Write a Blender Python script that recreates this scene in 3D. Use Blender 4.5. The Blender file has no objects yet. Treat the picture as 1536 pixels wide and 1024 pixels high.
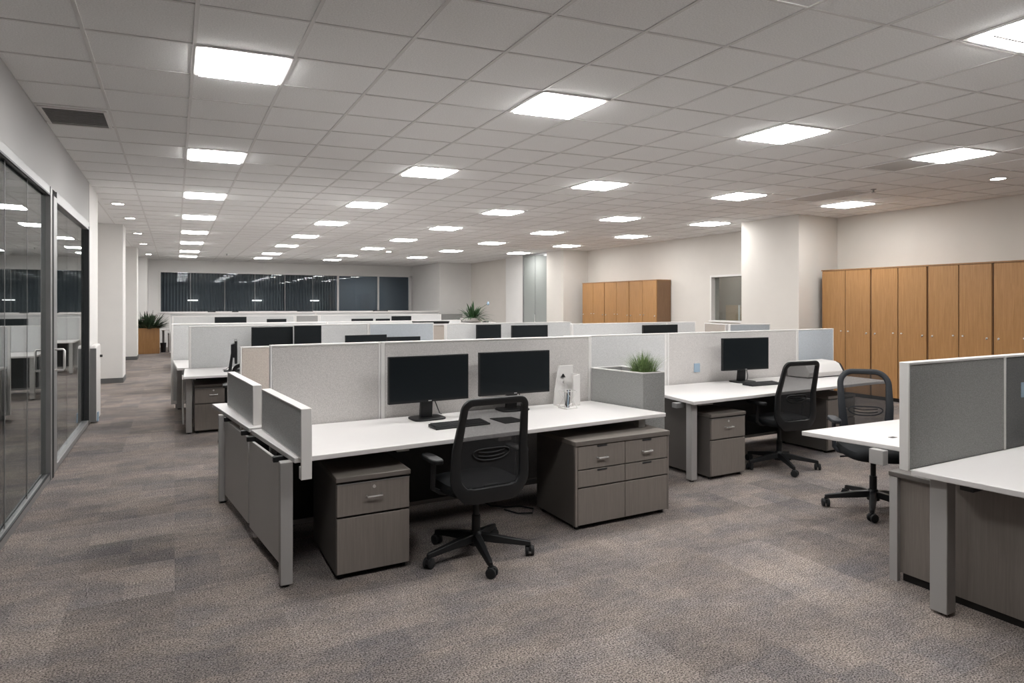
import bpy, bmesh, math, random
from mathutils import Vector, Matrix
random.seed(7)
R = math.radians
sc = bpy.context.scene
COL = sc.collection

# ------------------------------------------------------------------ materials
def new_mat(name):
    m = bpy.data.materials.new(name); m.use_nodes = True
    nt = m.node_tree; nt.nodes.clear()
    out = nt.nodes.new('ShaderNodeOutputMaterial')
    return m, nt, out

def nd(nt, typ, **kw):
    n = nt.nodes.new(typ)
    for k, v in kw.items():
        if k.startswith('i_'):
            n.inputs[k[2:].replace('_', ' ')].default_value = v
        else:
            setattr(n, k, v)
    return n

def rgba(c): return (c[0], c[1], c[2], 1)

def plain(name, col, rough=.5, metal=0., noise=0., nscale=40., bump=0., spec=.5, stretch=None):
    m, nt, out = new_mat(name)
    b = nd(nt, 'ShaderNodeBsdfPrincipled')
    b.inputs['Roughness'].default_value = rough
    b.inputs['Metallic'].default_value = metal
    b.inputs['Specular IOR Level'].default_value = spec
    b.inputs['Base Color'].default_value = rgba(col)
    nt.links.new(b.outputs[0], out.inputs[0])
    if noise or bump:
        tc = nd(nt, 'ShaderNodeTexCoord')
        mp = nd(nt, 'ShaderNodeMapping')
        if stretch: mp.inputs['Scale'].default_value = stretch
        n = nd(nt, 'ShaderNodeTexNoise'); n.inputs['Scale'].default_value = nscale
        n.inputs['Detail'].default_value = 5
        nt.links.new(tc.outputs['Object'], mp.inputs[0]); nt.links.new(mp.outputs[0], n.inputs[0])
        if noise:
            cr = nd(nt, 'ShaderNodeMapRange')
            cr.inputs['From Min'].default_value = .3; cr.inputs['From Max'].default_value = .7
            cr.inputs['To Min'].default_value = 1 - noise; cr.inputs['To Max'].default_value = 1 + noise
            mx = nd(nt, 'ShaderNodeVectorMath', operation='SCALE')
            mx.inputs[0].default_value = col
            nt.links.new(n.outputs['Fac'], cr.inputs['Value'])
            nt.links.new(cr.outputs[0], mx.inputs['Scale'])
            nt.links.new(mx.outputs[0], b.inputs['Base Color'])
        if bump:
            bp = nd(nt, 'ShaderNodeBump'); bp.inputs['Strength'].default_value = bump
            bp.inputs['Distance'].default_value = .004
            nt.links.new(n.outputs['Fac'], bp.inputs['Height']); nt.links.new(bp.outputs[0], b.inputs['Normal'])
    return m

def carpet():
    m, nt, out = new_mat('carpet_tiles')
    L = nt.links.new
    b = nd(nt, 'ShaderNodeBsdfPrincipled'); b.inputs['Roughness'].default_value = .95
    b.inputs['Specular IOR Level'].default_value = .1
    L(b.outputs[0], out.inputs[0])
    tc = nd(nt, 'ShaderNodeTexCoord')
    def tone(scale, detail, lo, hi, amin, amax, st=(1, 1, 1), rough=.5):
        mp = nd(nt, 'ShaderNodeMapping'); mp.inputs['Scale'].default_value = st
        n = nd(nt, 'ShaderNodeTexNoise'); n.inputs['Scale'].default_value = scale; n.inputs['Detail'].default_value = detail
        n.inputs['Roughness'].default_value = rough
        r = nd(nt, 'ShaderNodeMapRange'); r.inputs['From Min'].default_value = lo; r.inputs['From Max'].default_value = hi
        r.inputs['To Min'].default_value = amin; r.inputs['To Max'].default_value = amax
        L(tc.outputs['Object'], mp.inputs[0]); L(mp.outputs[0], n.inputs[0]); L(n.outputs['Fac'], r.inputs['Value'])
        return r.outputs[0], n
    # tile patches
    def cells(sx, sy):
        vs = nd(nt, 'ShaderNodeVectorMath', operation='MULTIPLY'); vs.inputs[1].default_value = (sx, sy, 1)
        va = nd(nt, 'ShaderNodeVectorMath', operation='FLOOR')
        wn = nd(nt, 'ShaderNodeTexWhiteNoise', noise_dimensions='2D')
        L(tc.outputs['Object'], vs.inputs[0]); L(vs.outputs[0], va.inputs[0]); L(va.outputs[0], wn.inputs['Vector'])
        return wn.outputs['Value']
    wr = nd(nt, 'ShaderNodeMapRange'); wr.inputs['To Min'].default_value = .88; wr.inputs['To Max'].default_value = 1.12
    L(cells(2.0, 2.0), wr.inputs['Value'])
    wr2 = nd(nt, 'ShaderNodeMapRange'); wr2.inputs['To Min'].default_value = .93; wr2.inputs['To Max'].default_value = 1.07
    c4 = cells(4.0, 4.0); L(c4, wr2.inputs['Value'])
    t1, _ = tone(1.3, 4, .3, .7, .84, 1.16, (.8, 1.4, 1), .6)
    t2, _ = tone(14, 5, .3, .7, .84, 1.16, (.75, 1.5, 1), .7)
    t3, n3 = tone(115, 3, .38, .62, .18, 1.82, (1, 1.2, 1), .75)
    def mul(a, c):
        q = nd(nt, 'ShaderNodeMath', operation='MULTIPLY'); L(a, q.inputs[0]); L(c, q.inputs[1]); return q.outputs[0]
    f = mul(mul(mul(mul(wr.outputs[0], wr2.outputs[0]), t1), t2), t3)
    # warm / cool yarns
    hue, _ = tone(2.6, 5, .40, .60, 0, 1, (.8, 1.4, 1), .65)
    mixc = nd(nt, 'ShaderNodeMix', data_type='RGBA')
    mixc.inputs['A'].default_value = (.175, .162, .164, 1); mixc.inputs['B'].default_value = (.236, .201, .180, 1)
    hr = nd(nt, 'ShaderNodeMapRange'); hr.inputs['From Min'].default_value = .0; hr.inputs['From Max'].default_value = .3; L(c4, hr.inputs['Value'])
    hm = nd(nt, 'ShaderNodeMath', operation='MULTIPLY_ADD'); hm.inputs[1].default_value = .4
    hh = nd(nt, 'ShaderNodeMath', operation='MULTIPLY'); hh.inputs[1].default_value = .6
    L(hue, hh.inputs[0]); L(hr.outputs[0], hm.inputs[0]); L(hh.outputs[0], hm.inputs[2]); L(hm.outputs[0], mixc.inputs['Factor'])
    sca = nd(nt, 'ShaderNodeVectorMath', operation='SCALE')
    L(mixc.outputs['Result'], sca.inputs[0]); L(f, sca.inputs['Scale']); L(sca.outputs[0], b.inputs['Base Color'])
    bp = nd(nt, 'ShaderNodeBump'); bp.inputs['Strength'].default_value = .7; bp.inputs['Distance'].default_value = .006
    L(n3.outputs['Fac'], bp.inputs['Height']); L(bp.outputs[0], b.inputs['Normal'])
    return m

def wood(name, c1, c2, rough=.45, sc_=(14, 14, .9), scale=3.0):
    m, nt, out = new_mat(name)
    L = nt.links.new
    b = nd(nt, 'ShaderNodeBsdfPrincipled'); b.inputs['Roughness'].default_value = rough
    L(b.outputs[0], out.inputs[0])
    tc = nd(nt, 'ShaderNodeTexCoord'); mp = nd(nt, 'ShaderNodeMapping'); mp.inputs['Scale'].default_value = sc_
    n = nd(nt, 'ShaderNodeTexNoise'); n.inputs['Scale'].default_value = scale; n.inputs['Detail'].default_value = 8
    n.inputs['Roughness'].default_value = .65; n.inputs['Distortion'].default_value = .6
    r = nd(nt, 'ShaderNodeValToRGB')
    r.color_ramp.elements[0].position = .32; r.color_ramp.elements[0].color = rgba(c1)
    r.color_ramp.elements[1].position = .68; r.color_ramp.elements[1].color = rgba(c2)
    L(tc.outputs['Object'], mp.inputs[0]); L(mp.outputs[0], n.inputs[0]); L(n.outputs['Fac'], r.inputs[0]); L(r.outputs[0], b.inputs['Base Color'])
    return m

def glass(name, tint, boost=1.0, base=0.0, rough=0.0):
    m, nt, out = new_mat(name)
    L = nt.links.new
    t = nd(nt, 'ShaderNodeBsdfTransparent'); t.inputs[0].default_value = rgba(tint)
    g = nd(nt, 'ShaderNodeBsdfGlossy'); g.inputs['Roughness'].default_value = rough; g.inputs[0].default_value = (.95, .97, .97, 1)
    lw = nd(nt, 'ShaderNodeLayerWeight')
    fr = nd(nt, 'ShaderNodeMath', operation='POWER'); fr.inputs[1].default_value = 5.0
    L(lw.outputs['Facing'], fr.inputs[0])
    ma = nd(nt, 'ShaderNodeMath', operation='MULTIPLY_ADD', use_clamp=True)
    ma.inputs[1].default_value = .96; ma.inputs[2].default_value = .04 * boost + base
    mx = nd(nt, 'ShaderNodeMixShader')
    L(fr.outputs[0], ma.inputs[0]); L(ma.outputs[0], mx.inputs[0]); L(t.outputs[0], mx.inputs[1]); L(g.outputs[0], mx.inputs[2])
    L(mx.outputs[0], out.inputs[0])
    return m

def emit(name, col, s):
    m, nt, out = new_mat(name)
    e = nd(nt, 'ShaderNodeEmission'); e.inputs[0].default_value = rgba(col); e.inputs[1].default_value = s
    nt.links.new(e.outputs[0], out.inputs[0]); return m

def mesh_fabric():
    m, nt, out = new_mat('chair_mesh_fabric')
    L = nt.links.new
    b = nd(nt, 'ShaderNodeBsdfPrincipled'); b.inputs['Base Color'].default_value = (.011, .0115, .013, 1); b.inputs['Roughness'].default_value = .7
    t = nd(nt, 'ShaderNodeBsdfTransparent')
    tc = nd(nt, 'ShaderNodeTexCoord'); mp = nd(nt, 'ShaderNodeMapping'); mp.inputs['Rotation'].default_value = (0, R(45), 0)
    mp.inputs['Scale'].default_value = (700, 700, 700)
    ck = nd(nt, 'ShaderNodeTexNoise'); ck.inputs['Scale'].default_value = 1.0
    r = nd(nt, 'ShaderNodeMapRange'); r.inputs['From Min'].default_value = .35; r.inputs['From Max'].default_value = .65
    r.inputs['To Min'].default_value = .60; r.inputs['To Max'].default_value = .88
    mx = nd(nt, 'ShaderNodeMixShader')
    L(tc.outputs['Object'], mp.inputs[0]); L(mp.outputs[0], ck.inputs[0]); L(ck.outputs['Fac'], r.inputs[0]); L(r.outputs[0], mx.inputs[0])
    L(t.outputs[0], mx.inputs[1]); L(b.outputs[0], mx.inputs[2]); L(mx.outputs[0], out.inputs[0])
    return m

M = dict(
    carpet=carpet(),
    tile=plain('ceiling_tile', (.82, .82, .815), .95, noise=.10, nscale=110, bump=.12, spec=.1),
    tbar=plain('ceiling_grid_metal', (.66, .65, .64), .5),
    wall=plain('wall_paint', (.70, .69, .675), .8, noise=.015, nscale=3, spec=.2),
    wallw=plain('warm_wall_paint', (.63, .60, .56), .8, noise=.015, nscale=3, spec=.2),
    fascia=plain('fascia_panel', (.34, .335, .33), .6),
    base=plain('skirting', (.10, .10, .102), .6),
    alu=plain('brushed_aluminium', (.30, .30, .30), .42, .6),
    darkalu=plain('dark_aluminium', (.03, .032, .034), .5, .3),
    leg=plain('grey_powder_coat', (.36, .35, .34), .45),
    endp=plain('grey_laminate', (.58, .565, .55), .5),
    white=plain('white_laminate', (.68, .66, .65), .35),
    whitef=plain('white_frame', (.70, .685, .67), .45),
    edge=plain('desktop_edge', (.62, .60, .585), .45),
    dark=plain('dark_panel', (.035, .035, .036), .7),
    fab=plain('grey_panel_fabric', (.55, .53, .515), .95, noise=.22, nscale=230, bump=.25, spec=.1),
    fabc=plain('cool_grey_panel_fabric', (.62, .625, .625), .95, noise=.22, nscale=230, bump=.25, spec=.1),
    fabt=plain('tan_panel_fabric', (.43, .385, .345), .95, noise=.2, nscale=230, bump=.25, spec=.1),
    fabl=plain('pale_panel_fabric', (.56, .565, .565), .95, noise=.15, nscale=200, bump=.2, spec=.1),
    fabb=plain('bluish_panel_fabric', (.47, .505, .54), .95, noise=.15, nscale=200, bump=.2, spec=.1),
    fabd=plain('charcoal_panel_fabric', (.15, .152, .15), .95, noise=.2, nscale=230, bump=.25, spec=.1),
    fabg=plain('mid_grey_panel_fabric', (.28, .28, .275), .95, noise=.26, nscale=230, bump=.25, spec=.1),
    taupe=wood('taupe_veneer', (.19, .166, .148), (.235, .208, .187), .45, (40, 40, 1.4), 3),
    taupe_top_shade=wood('taupe_veneer_top_shaded', (.135, .12, .107), (.17, .15, .134), .55, (1.4, 40, 40), 3),  # veneer darkened on tops, painting in the shadow under the desktops
    taupe_shade=plain('taupe_side_shaded', (.105, .095, .087), .5),  # same taupe with the shadow on cabinet sides put into its colour
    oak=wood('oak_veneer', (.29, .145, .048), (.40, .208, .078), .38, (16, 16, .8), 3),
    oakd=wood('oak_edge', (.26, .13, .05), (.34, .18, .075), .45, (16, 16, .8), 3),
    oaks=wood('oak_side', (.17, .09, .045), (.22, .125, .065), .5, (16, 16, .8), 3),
    gap=plain('shadow_gap', (.012, .01, .009), .9),
    chrome=plain('chrome', (.75, .74, .73), .35, .8),
    black=plain('black_plastic', (.009, .0095, .0105), .45, spec=.4),
    blackm=plain('matt_black_plastic', (.012, .0125, .014), .6, spec=.4),
    blue_black=plain('blue_black_plastic', (.013, .016, .021), .55),
    seatf=plain('black_seat_fabric', (.010, .011, .0125), .75, noise=.15, nscale=200, bump=.2, spec=.2),
    screen=plain('monitor_glass', (.006, .009, .011), .3, spec=.3),
    key=plain('keycaps', (.028, .029, .031), .6),
    chmesh=mesh_fabric(),
    soil=plain('soil', (.03, .022, .016), .95, noise=.3, nscale=80),
    grass=plain('grass_blades', (.14, .21, .075), .55, noise=.5, nscale=25),
    leaf=plain('dark_leaf', (.03, .075, .026), .45, noise=.5, nscale=12),
    leaf2=plain('mixed_leaf', (.035, .06, .03), .5, noise=.6, nscale=14),
    petal=plain('pinkish_petal', (.42, .30, .32), .6),
    pot=plain('white_ceramic', (.72, .70, .69), .3),
    card=plain('cardboard', (.44, .33, .24), .85, noise=.06, nscale=30),
    bluen=plain('blue_paper', (.30, .40, .50), .7),
    beyond=plain('room_beyond_wall', (.22, .26, .30), .8),
    frost=plain('frosted_glass', (.27, .285, .275), .12),
    sider=plain('side_room_wall', (.34, .30, .265), .8),
    glassc=glass('plain_glass', (.80, .82, .81), 1.0, .0),
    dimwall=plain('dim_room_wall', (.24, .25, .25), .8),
    blind=plain('dark_blind_fabric', (.22, .235, .245), .8),
    glass=glass('clear_glass', (.76, .79, .79), 1.4, .0),
    glassw=glass('window_glass', (.78, .81, .83), .5, .0),
    glassd=glass('door_glass', (.60, .63, .62), 1.6, .05),
    led=emit('light_diffuser', (1, .988, .972), 33),
    ledw=emit('warm_downlight', (1, .93, .84), 45),
    pend=emit('pendant_glow', (1, .97, .92), 3),
    paperw=plain('white_paper', (.75, .73, .71), .8),
    grille=plain('vent_slats', (.24, .24, .235), .6),
    vgrey=plain('return_grille', (.52, .515, .505), .8, noise=.25, nscale=160),
)

# ------------------------------------------------------------------ mesh builder
class MB:
    def __init__(s): s.v = []; s.f = []
    def add(s, vs, fs):
        k = len(s.v); s.v += [tuple(p) for p in vs]; s.f += [tuple(i + k for i in q) for q in fs]; return s
    def box(s, x0, x1, y0, y1, z0, z1):
        return s.prism([(x0, y0), (x1, y0), (x1, y1), (x0, y1)], z0, z1)
    def prism(s, poly, z0, z1):
        n = len(poly)
        a = sum(poly[i][0] * poly[(i + 1) % n][1] - poly[(i + 1) % n][0] * poly[i][1] for i in range(n))
        if a < 0: poly = poly[::-1]
        vs = [(p[0], p[1], z0) for p in poly] + [(p[0], p[1], z1) for p in poly]
        fs = [tuple(range(n))[::-1], tuple(range(n, 2 * n))] + [(i, (i + 1) % n, n + (i + 1) % n, n + i) for i in range(n)]
        return s.add(vs, fs)
    def prof(s, poly, x0, x1):
        """profile in (y,z) extruded along x"""
        t = MB().prism(poly, x0, x1)
        return s.add([(c, a, b) for a, b, c in t.v], t.f)
    def profy(s, poly, y0, y1):
        """profile in (x,z) extruded along y"""
        t = MB().prism(poly, y0, y1)
        return s.add([(a, c, b) for a, b, c in t.v], [q[::-1] for q in t.f])
    def quad(s, a, b, c, d): return s.add([a, b, c, d], [(0, 1, 2, 3)])
    def tube(s, pts, r, n=8, closed=False, rr=None):
        pts = [Vector(p) for p in pts]; m = len(pts); vs = []; up = None
        for i, p in enumerate(pts):
            if closed: t = pts[(i + 1) % m] - pts[i - 1]
            else: t = pts[min(i + 1, m - 1)] - pts[max(i - 1, 0)]
            t.normalize()
            if up is None:
                up = Vector((0, 0, 1)) if abs(t.z) < .9 else Vector((1, 0, 0))
            u = (up - t * up.dot(t)); u.normalize(); w = t.cross(u); up = u
            q = rr[i] if rr else r
            for k in range(n):
                a = 2 * math.pi * k / n
                vs.append(p + u * math.cos(a) * q + w * math.sin(a) * q)
        fs = []
        for i in range(m if closed else m - 1):
            j = (i + 1) % m
            for k in range(n):
                l = (k + 1) % n
                fs.append((i * n + k, j * n + k, j * n + l, i * n + l))
        if not closed:
            fs.append(tuple(range(n))); fs.append(tuple(range((m - 1) * n, m * n))[::-1])
        return s.add(vs, fs)
    def sweep(s, pts, normals, w, h, n=10):
        """closed loop sweep; w across in-plane, h along normal (super-ellipse section)"""
        pts = [Vector(p) for p in pts]; m = len(pts); vs = []
        for i, p in enumerate(pts):
            t = (pts[(i + 1) % m] - pts[i - 1]).normalized()
            N = Vector(normals[i]); N = (N - t * N.dot(t)).normalized(); B = t.cross(N)
            ww = w[i] if isinstance(w, list) else w
            for k in range(n):
                a = 2 * math.pi * k / n
                c, q = math.cos(a), math.sin(a)
                c = math.copysign(abs(c) ** .6, c); q = math.copysign(abs(q) ** .6, q)
                vs.append(p + B * c * ww / 2 + N * q * h / 2)
        fs = []
        for i in range(m):
            j = (i + 1) % m
            for k in range(n):
                l = (k + 1) % n; fs.append((i * n + k, i * n + l, j * n + l, j * n + k))
        return s.add(vs, fs)
    def lathe(s, prof, n=20, c=(0, 0, 0), axis='z'):
        vs = []; m = len(prof)
        for r, z in prof:
            for k in range(n):
                a = 2 * math.pi * k / n; x, y = r * math.cos(a), r * math.sin(a)
                p = {'z': (x, y, z), 'x': (z, x, y), 'y': (y, z, x)}[axis]
                vs.append((c[0] + p[0], c[1] + p[1], c[2] + p[2]))
        fs = [(i * n + k, i * n + (k + 1) % n, (i + 1) * n + (k + 1) % n, (i + 1) * n + k) for i in range(m - 1) for k in range(n)]
        fs.append(tuple(range(n))[::-1]); fs.append(tuple(range((m - 1) * n, m * n)))
        return s.add(vs, fs)
    def xf(s, mat): s.v = [tuple(mat @ Vector(p)) for p in s.v]; return s
    def join(s, o): return s.add(o.v, o.f)
    def build(s, name, mat, parent=None, bevel=0., smooth=False, off=None):
        me = bpy.data.meshes.new(name)
        o3 = Vector((0, 0, 0))
        if off is not None: o3 = Vector(off)
        elif parent is not None:
            q = parent
            while q is not None:
                if q.get('_w'): o3 = Vector(q['_w'])
                q = q.parent
        me.from_pydata([tuple(Vector(p) - o3) for p in s.v], [], s.f)
        me.validate()
        bm = bmesh.new(); bm.from_mesh(me); bmesh.ops.recalc_face_normals(bm, faces=bm.faces); bm.to_mesh(me); bm.free()
        me.materials.append(mat)
        o = bpy.data.objects.new(name, me); COL.objects.link(o)
        if parent is not None: o.parent = parent
        if bevel:
            b = o.modifiers.new('bevel', 'BEVEL'); b.width = bevel; b.segments = 2; b.limit_method = 'ANGLE'; b.angle_limit = R(40)
        if smooth or bevel:
            me.shade_smooth(); me.set_sharp_from_angle(angle=R(38))
        return o

def thing(name, label, cat, loc=(0, 0, 0), rz=0., group=None, world=False):
    o = bpy.data.objects.new(name, None); COL.objects.link(o); o.empty_display_size = .1
    o.location = loc; o.rotation_euler = (0, 0, rz)
    o['label'] = label; o['category'] = cat
    if group: o['group'] = group
    if world: o['_w'] = list(loc)
    return o
def tag(o, label, cat, group=None, kind=None):
    o['label'] = label; o['category'] = cat
    if group: o['group'] = group
    if kind: o['kind'] = kind
    return o
def struct(o, label=None):
    o['kind'] = 'structure'
    if label: o['label'] = label
    return o
def dup(root, loc, rz, label=None, group=None, scale=None):
    r = root.copy(); COL.objects.link(r); r.location = loc; r.rotation_euler = (0, 0, rz)
    if label: r['label'] = label
    if group: r['group'] = group
    if scale: r.scale = scale
    for ch in list(root.children):
        c = ch.copy(); COL.objects.link(c); c.parent = r
        for g in list(ch.children):
            d = g.copy(); COL.objects.link(d); d.parent = c
    return r

CH = 3.2
# ------------------------------------------------------------------ shell
def wbox(name, x0, x1, y0, y1, z0=0, z1=CH, mat='wall'):
    return struct(MB().box(x0, x1, y0, y1, z0, z1).build(name, M[mat]))
struct(MB().box(-6, 14, -9, 33, -.1, 0).build('floor', M['carpet']), 'grey brown carpet tile floor')
struct(MB().box(-6, 14, -9, 33, CH, CH + .1).build('ceiling', M['tile']), 'suspended ceiling of pale mineral tiles')
T = .5833; SH = -.118; GX = .108; GY = 4.33
g = MB()
def gy(x, k): return GY + T * k + SH * (x - .4)
for k in range(-2, 19):
    x = GX + T * k; g.box(x - .011, x + .011, -8.9, 26.4, CH - .006, CH)
for k in range(-23, 41):
    x0, x1 = -1.0, 11.0
    ya, yb = gy(x0, k), gy(x1, k)
    g.prism([(x0, ya - .009), (x1, yb - .009), (x1, yb + .009), (x0, ya + .009)], CH - .005, CH)
struct(g.build('trim_1', M['tbar']), 'thin metal ceiling grid')

# left glass front
LX = -1.0
wbox('wall_left_fascia', LX - .12, LX, -9, 10.02, 2.66, CH, 'fascia')
wbox('wall_left', LX - .12, LX, 10.05, 11.1, 0, CH, 'wall')
wbox('wall_left_outer', -2.2, -2.0, 11.1, 26.4)
wbox('wall_left_return', -2.2, LX - .12, 11.0, 11.1)
wbox('wall_left_pillar', -2.0, -.925, 15.0, 15.8)
wbox('wall_left_pillar', -2.0, -.95, 20.9, 21.7)
wbox('wall_left_pillar', -2.0, -.84, 25.2, 26.4)
struct(MB().box(-2.0, -.915, 14.985, 15.0, 0, .1).box(-.925, -.915, 15.0, 15.8, 0, .1).build('baseboard_left', M['base']))
struct(MB().box(-2.0, -.94, 20.885, 20.9, 0, .1).box(-.95, -.94, 20.9, 21.7, 0, .1).build('baseboard_left', M['base']))
struct(MB().box(LX, LX + .012, 10.62, 11.1, 0, .1).build('baseboard_left', M['base']))
# meeting room behind the glass
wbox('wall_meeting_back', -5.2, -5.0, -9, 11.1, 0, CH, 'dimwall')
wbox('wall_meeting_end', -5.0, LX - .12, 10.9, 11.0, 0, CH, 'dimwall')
wbox('wall_back', -6, 14, -9.1, -9, 0, CH, 'wall')

# window_2: fixed glazing, door_1: sliding door
def glz(name, y0, y1, joints, label):
    f = MB()
    f.box(LX - .07, LX + .005, y0, y1, 0, .06).box(LX - .07, LX + .005, y0, y1, 2.59, 2.66)
    o = struct(f.build(name, M['alu'], bevel=.004), label)
    ys = [y0] + joints + [y1]
    for a, b in zip(ys[:-1], ys[1:]):
        MB().box(LX - .036, LX - .026, a + .003, b - .003, .06, 2.59).build('pane', M['glass'], o)
    gk = MB()
    gk.box(LX - .005, LX + .008, y0, y1, 2.575, 2.59).box(LX - .005, LX + .008, y0, y1, .06, .07)
    gk.build('gasket', M['darkalu'], o)
    for j in joints:
        MB().box(LX - .037, LX - .024, j - .003, j + .003, .06, 2.59).build('glass_joint', M['alu'], o)
    return o
glz('window_2', -9, 7.02, [-5, -3, -1.2, .6, 2.4, 4.2, 5.45, 6.2], 'full height fixed glazing of the meeting room')
struct(MB().box(LX - .08, LX + .012, 7.02, 7.10, 0, 2.66).build('trim_2', M['alu'], bevel=.004))
struct(MB().box(LX - .03, LX + .018, 7.10, 7.15, 0, 2.60).build('trim_3', M['darkalu']))
d = MB(); X0 = LX - .05; X1 = LX + .012
d.box(X0, X1, 7.15, 7.36, 0.02, 2.6).box(X0, X1, 9.9, 9.99, .02, 2.66).box(X0, X1, 7.36, 9.9, .02, .08).box(X0, X1, 7.36, 9.9, 2.56, 2.66)
door = struct(d.build('door_1', M['alu'], bevel=.004), 'glass door with grey metal frame and pull handle')
for a, b in ((7.36, 8.3), (8.3, 9.2), (9.2, 9.9)):
    MB().box(LX - .036, LX - .026, a + .003, b - .003, .08, 2.56).build('pane', M['glass'], door)
MB().box(LX - .03, LX + .016, 9.86, 9.9, .02, 2.6).build('seal', M['darkalu'], door)
h = MB().tube([(LX + .01, 7.24, 1.17), (LX + .075, 7.24, 1.17), (LX + .085, 7.24, 1.155), (LX + .085, 7.24, .99), (LX + .075, 7.24, .975), (LX + .01, 7.24, .975)], .011, 8)
h.build('handle', M['chrome'], door, smooth=True)
struct(MB().box(LX - .06, LX + .006, 10.02, 10.05, 0, 2.66).build('trim_4', M['darkalu']))

# far wall with wide interior window
FY = 26.4; WX0, WX1, WZ0, WZ1 = -.5, 9.1, 1.27, 2.79
wbox('wall_far', -2.2, 9.3, FY, FY + .15, 0, WZ0)
wbox('wall_far', -2.2, 9.3, FY, FY + .15, WZ1, CH)
wbox('wall_far', -2.2, WX0, FY, FY + .15, WZ0, WZ1)
f = MB()
f.box(WX0, WX1, FY - .03, FY + .1, WZ1 - .05, WZ1 + .01).box(WX0, WX1, FY - .05, FY + .1, WZ0 - .03, WZ0 + .03)
f.box(WX0, WX0 + .05, FY - .03, FY + .1, WZ0, WZ1).box(WX1 - .12, WX1, FY - .03, FY + .1, WZ0, WZ1)
w1 = struct(f.build('window_1', M['whitef'], bevel=.004), 'wide dark interior window in the far wall')
mull = [(.52, .012), (1.68, .02), (2.75, .012), (3.86, .02), (4.93, .012), (5.94, .07), (7.63, .07)]
for x, w in mull:
    MB().box(x - w / 2, x + w / 2, FY - .02, FY + .06, WZ0, WZ1).build('mullion', M['whitef'] if w > .03 else M['alu'], w1)
xs = [WX0 + .05] + [m[0] for m in mull] + [WX1 - .12]
for a, b in zip(xs[:-1], xs[1:]):
    MB().box(a, b, FY + .02, FY + .03, WZ0, WZ1).build('pane', M['glassw'], w1)
# dark room beyond
wbox('wall_beyond_back', -3, 12, 31, 31.2, 0, CH, 'beyond')
wbox('wall_beyond_side', -3.2, -3, FY, 31.2, 0, CH, 'beyond')
wbox('wall_beyond_side', 12, 12.2, FY, 31.2, 0, CH, 'beyond')
for i, (a, b, lb) in enumerate(((-.45, 1.66, 'dark vertical blind behind the first bay of the far window'), (1.72, 3.84, 'dark vertical blind behind the middle bay of the far window'), (3.9, 5.88, 'dark vertical blind behind the bay beside the plain panes'))):
    n = int((b - a) / .0525); vs = []; fs = []
    t = thing('vertical_blind', lb, 'blind', ((a + b) / 2, FY + .3, 0), world=True, group='vertical blinds of the far window')
    bl = MB()
    for k in range(n + 1):
        x = a + (b - a) * k / n; y = FY + .3 + (.035 if k % 2 else -.035)
        vs += [(x, y, 1.0), (x, y, 2.9)]
        if k: fs.append((2 * k - 2, 2 * k, 2 * k + 1, 2 * k - 1))
    bl.add(vs, fs).build('slats', M['blind'], t)
    MB().box(a, b, FY + .26, FY + .34, 2.9, 2.96).build('head_rail', M['alu'], t)
    MB().box(a, b, FY + .29, FY + .31, 2.96, CH).build('bracket', M['alu'], t)
for x, lb in ((.6, 'thin glowing pendant behind the window bay beside the left end'), (2.84, 'thin glowing pendant behind the middle window bay'), (5.03, 'thin glowing pendant behind the bay before the wide mullion')):
    t = thing('pendant_light', lb, 'pendant light', (x, FY + .16, CH), world=True, group='pendants at the far window')
    MB().box(x - .17, x + .17, FY + .13, FY + .17, 1.70, 1.735).build('bar', M['pend'], t)
    MB().tube([(x, FY + .15, 1.735), (x, FY + .15, CH)], .006, 6).build('cord', M['alu'], t)

# right side walls
wbox('wall_right', 10.95, 11.15, -9, 7.6, mat='wallw')
wbox('wall_right_pier', 9.87, 11.3, 7.6, 8.9, mat='wallw')
WY0, WY1, VZ0, VZ1 = 9.5, 10.86, 1.2, 2.22
wbox('wall_right_mid', 11.08, 11.28, 8.9, WY0, mat='wallw')
wbox('wall_right_mid', 11.08, 11.28, WY1, 15.9, mat='wallw')
wbox('wall_right_mid', 11.08, 11.28, WY0, WY1, 0, VZ0, 'wallw')
wbox('wall_right_mid', 11.08, 11.28, WY0, WY1, VZ1, CH, 'wallw')
wbox('wall_right_pier', 10.2, 11.28, 15.9, 16.86, mat='wallw')
wbox('wall_right_pier', 10.3, 11.28, 18.44, 19.8)
wbox('wall_right_far', 10.5, 10.7, 19.8, 23.2, mat='wallw')
wbox('wall_right_end', 9.14, 10.7, 23.2, 26.55)
f = MB().box(11.04, 11.30, WY0 - .03, WY1 + .03, VZ1 - .012, VZ1 + .03).box(11.0, 11.30, WY0 - .03, WY1 + .03, VZ0 - .03, VZ0 + .012)
f.box(11.04, 11.30, WY0 - .03, WY0 + .012, VZ0, VZ1).box(11.04, 11.30, WY1 - .012, WY1 + .03, VZ0, VZ1)
w3 = struct(f.build('window_3', M['whitef'], bevel=.003), 'small interior window in the right wall')
MB().box(11.16, 11.17, WY0, WY1, VZ0, VZ1).build('pane', M['glassc'], w3)
wbox('wall_side_room', 13.3, 13.5, 8.5, 13, mat='sider')
wbox('wall_side_room', 11.28, 13.5, 12.9, 13.0, mat='sider')
wbox('wall_side_room', 11.28, 13.5, 8.5, 8.6, mat='sider')
t = thing('side_shelf', 'pale shelf cabinet behind the small interior window', 'shelf', (11.6, 10.0, 0), world=True)
MB().box(11.32, 11.9, 9.3, 10.8, 0, 1.16).build('body', M['taupe_shade'], t); MB().box(11.31, 11.92, 9.28, 10.82, 1.16, 1.19).build('top', M['whitef'], t)
t = thing('cardboard_box', 'brown cardboard box standing behind the small interior window', 'box', (11.6, 10.0, 1.19), world=True)
MB().box(11.35, 11.75, 9.9, 10.7, 1.19, 1.56).build('carton', M['card'], t, bevel=.004)
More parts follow.
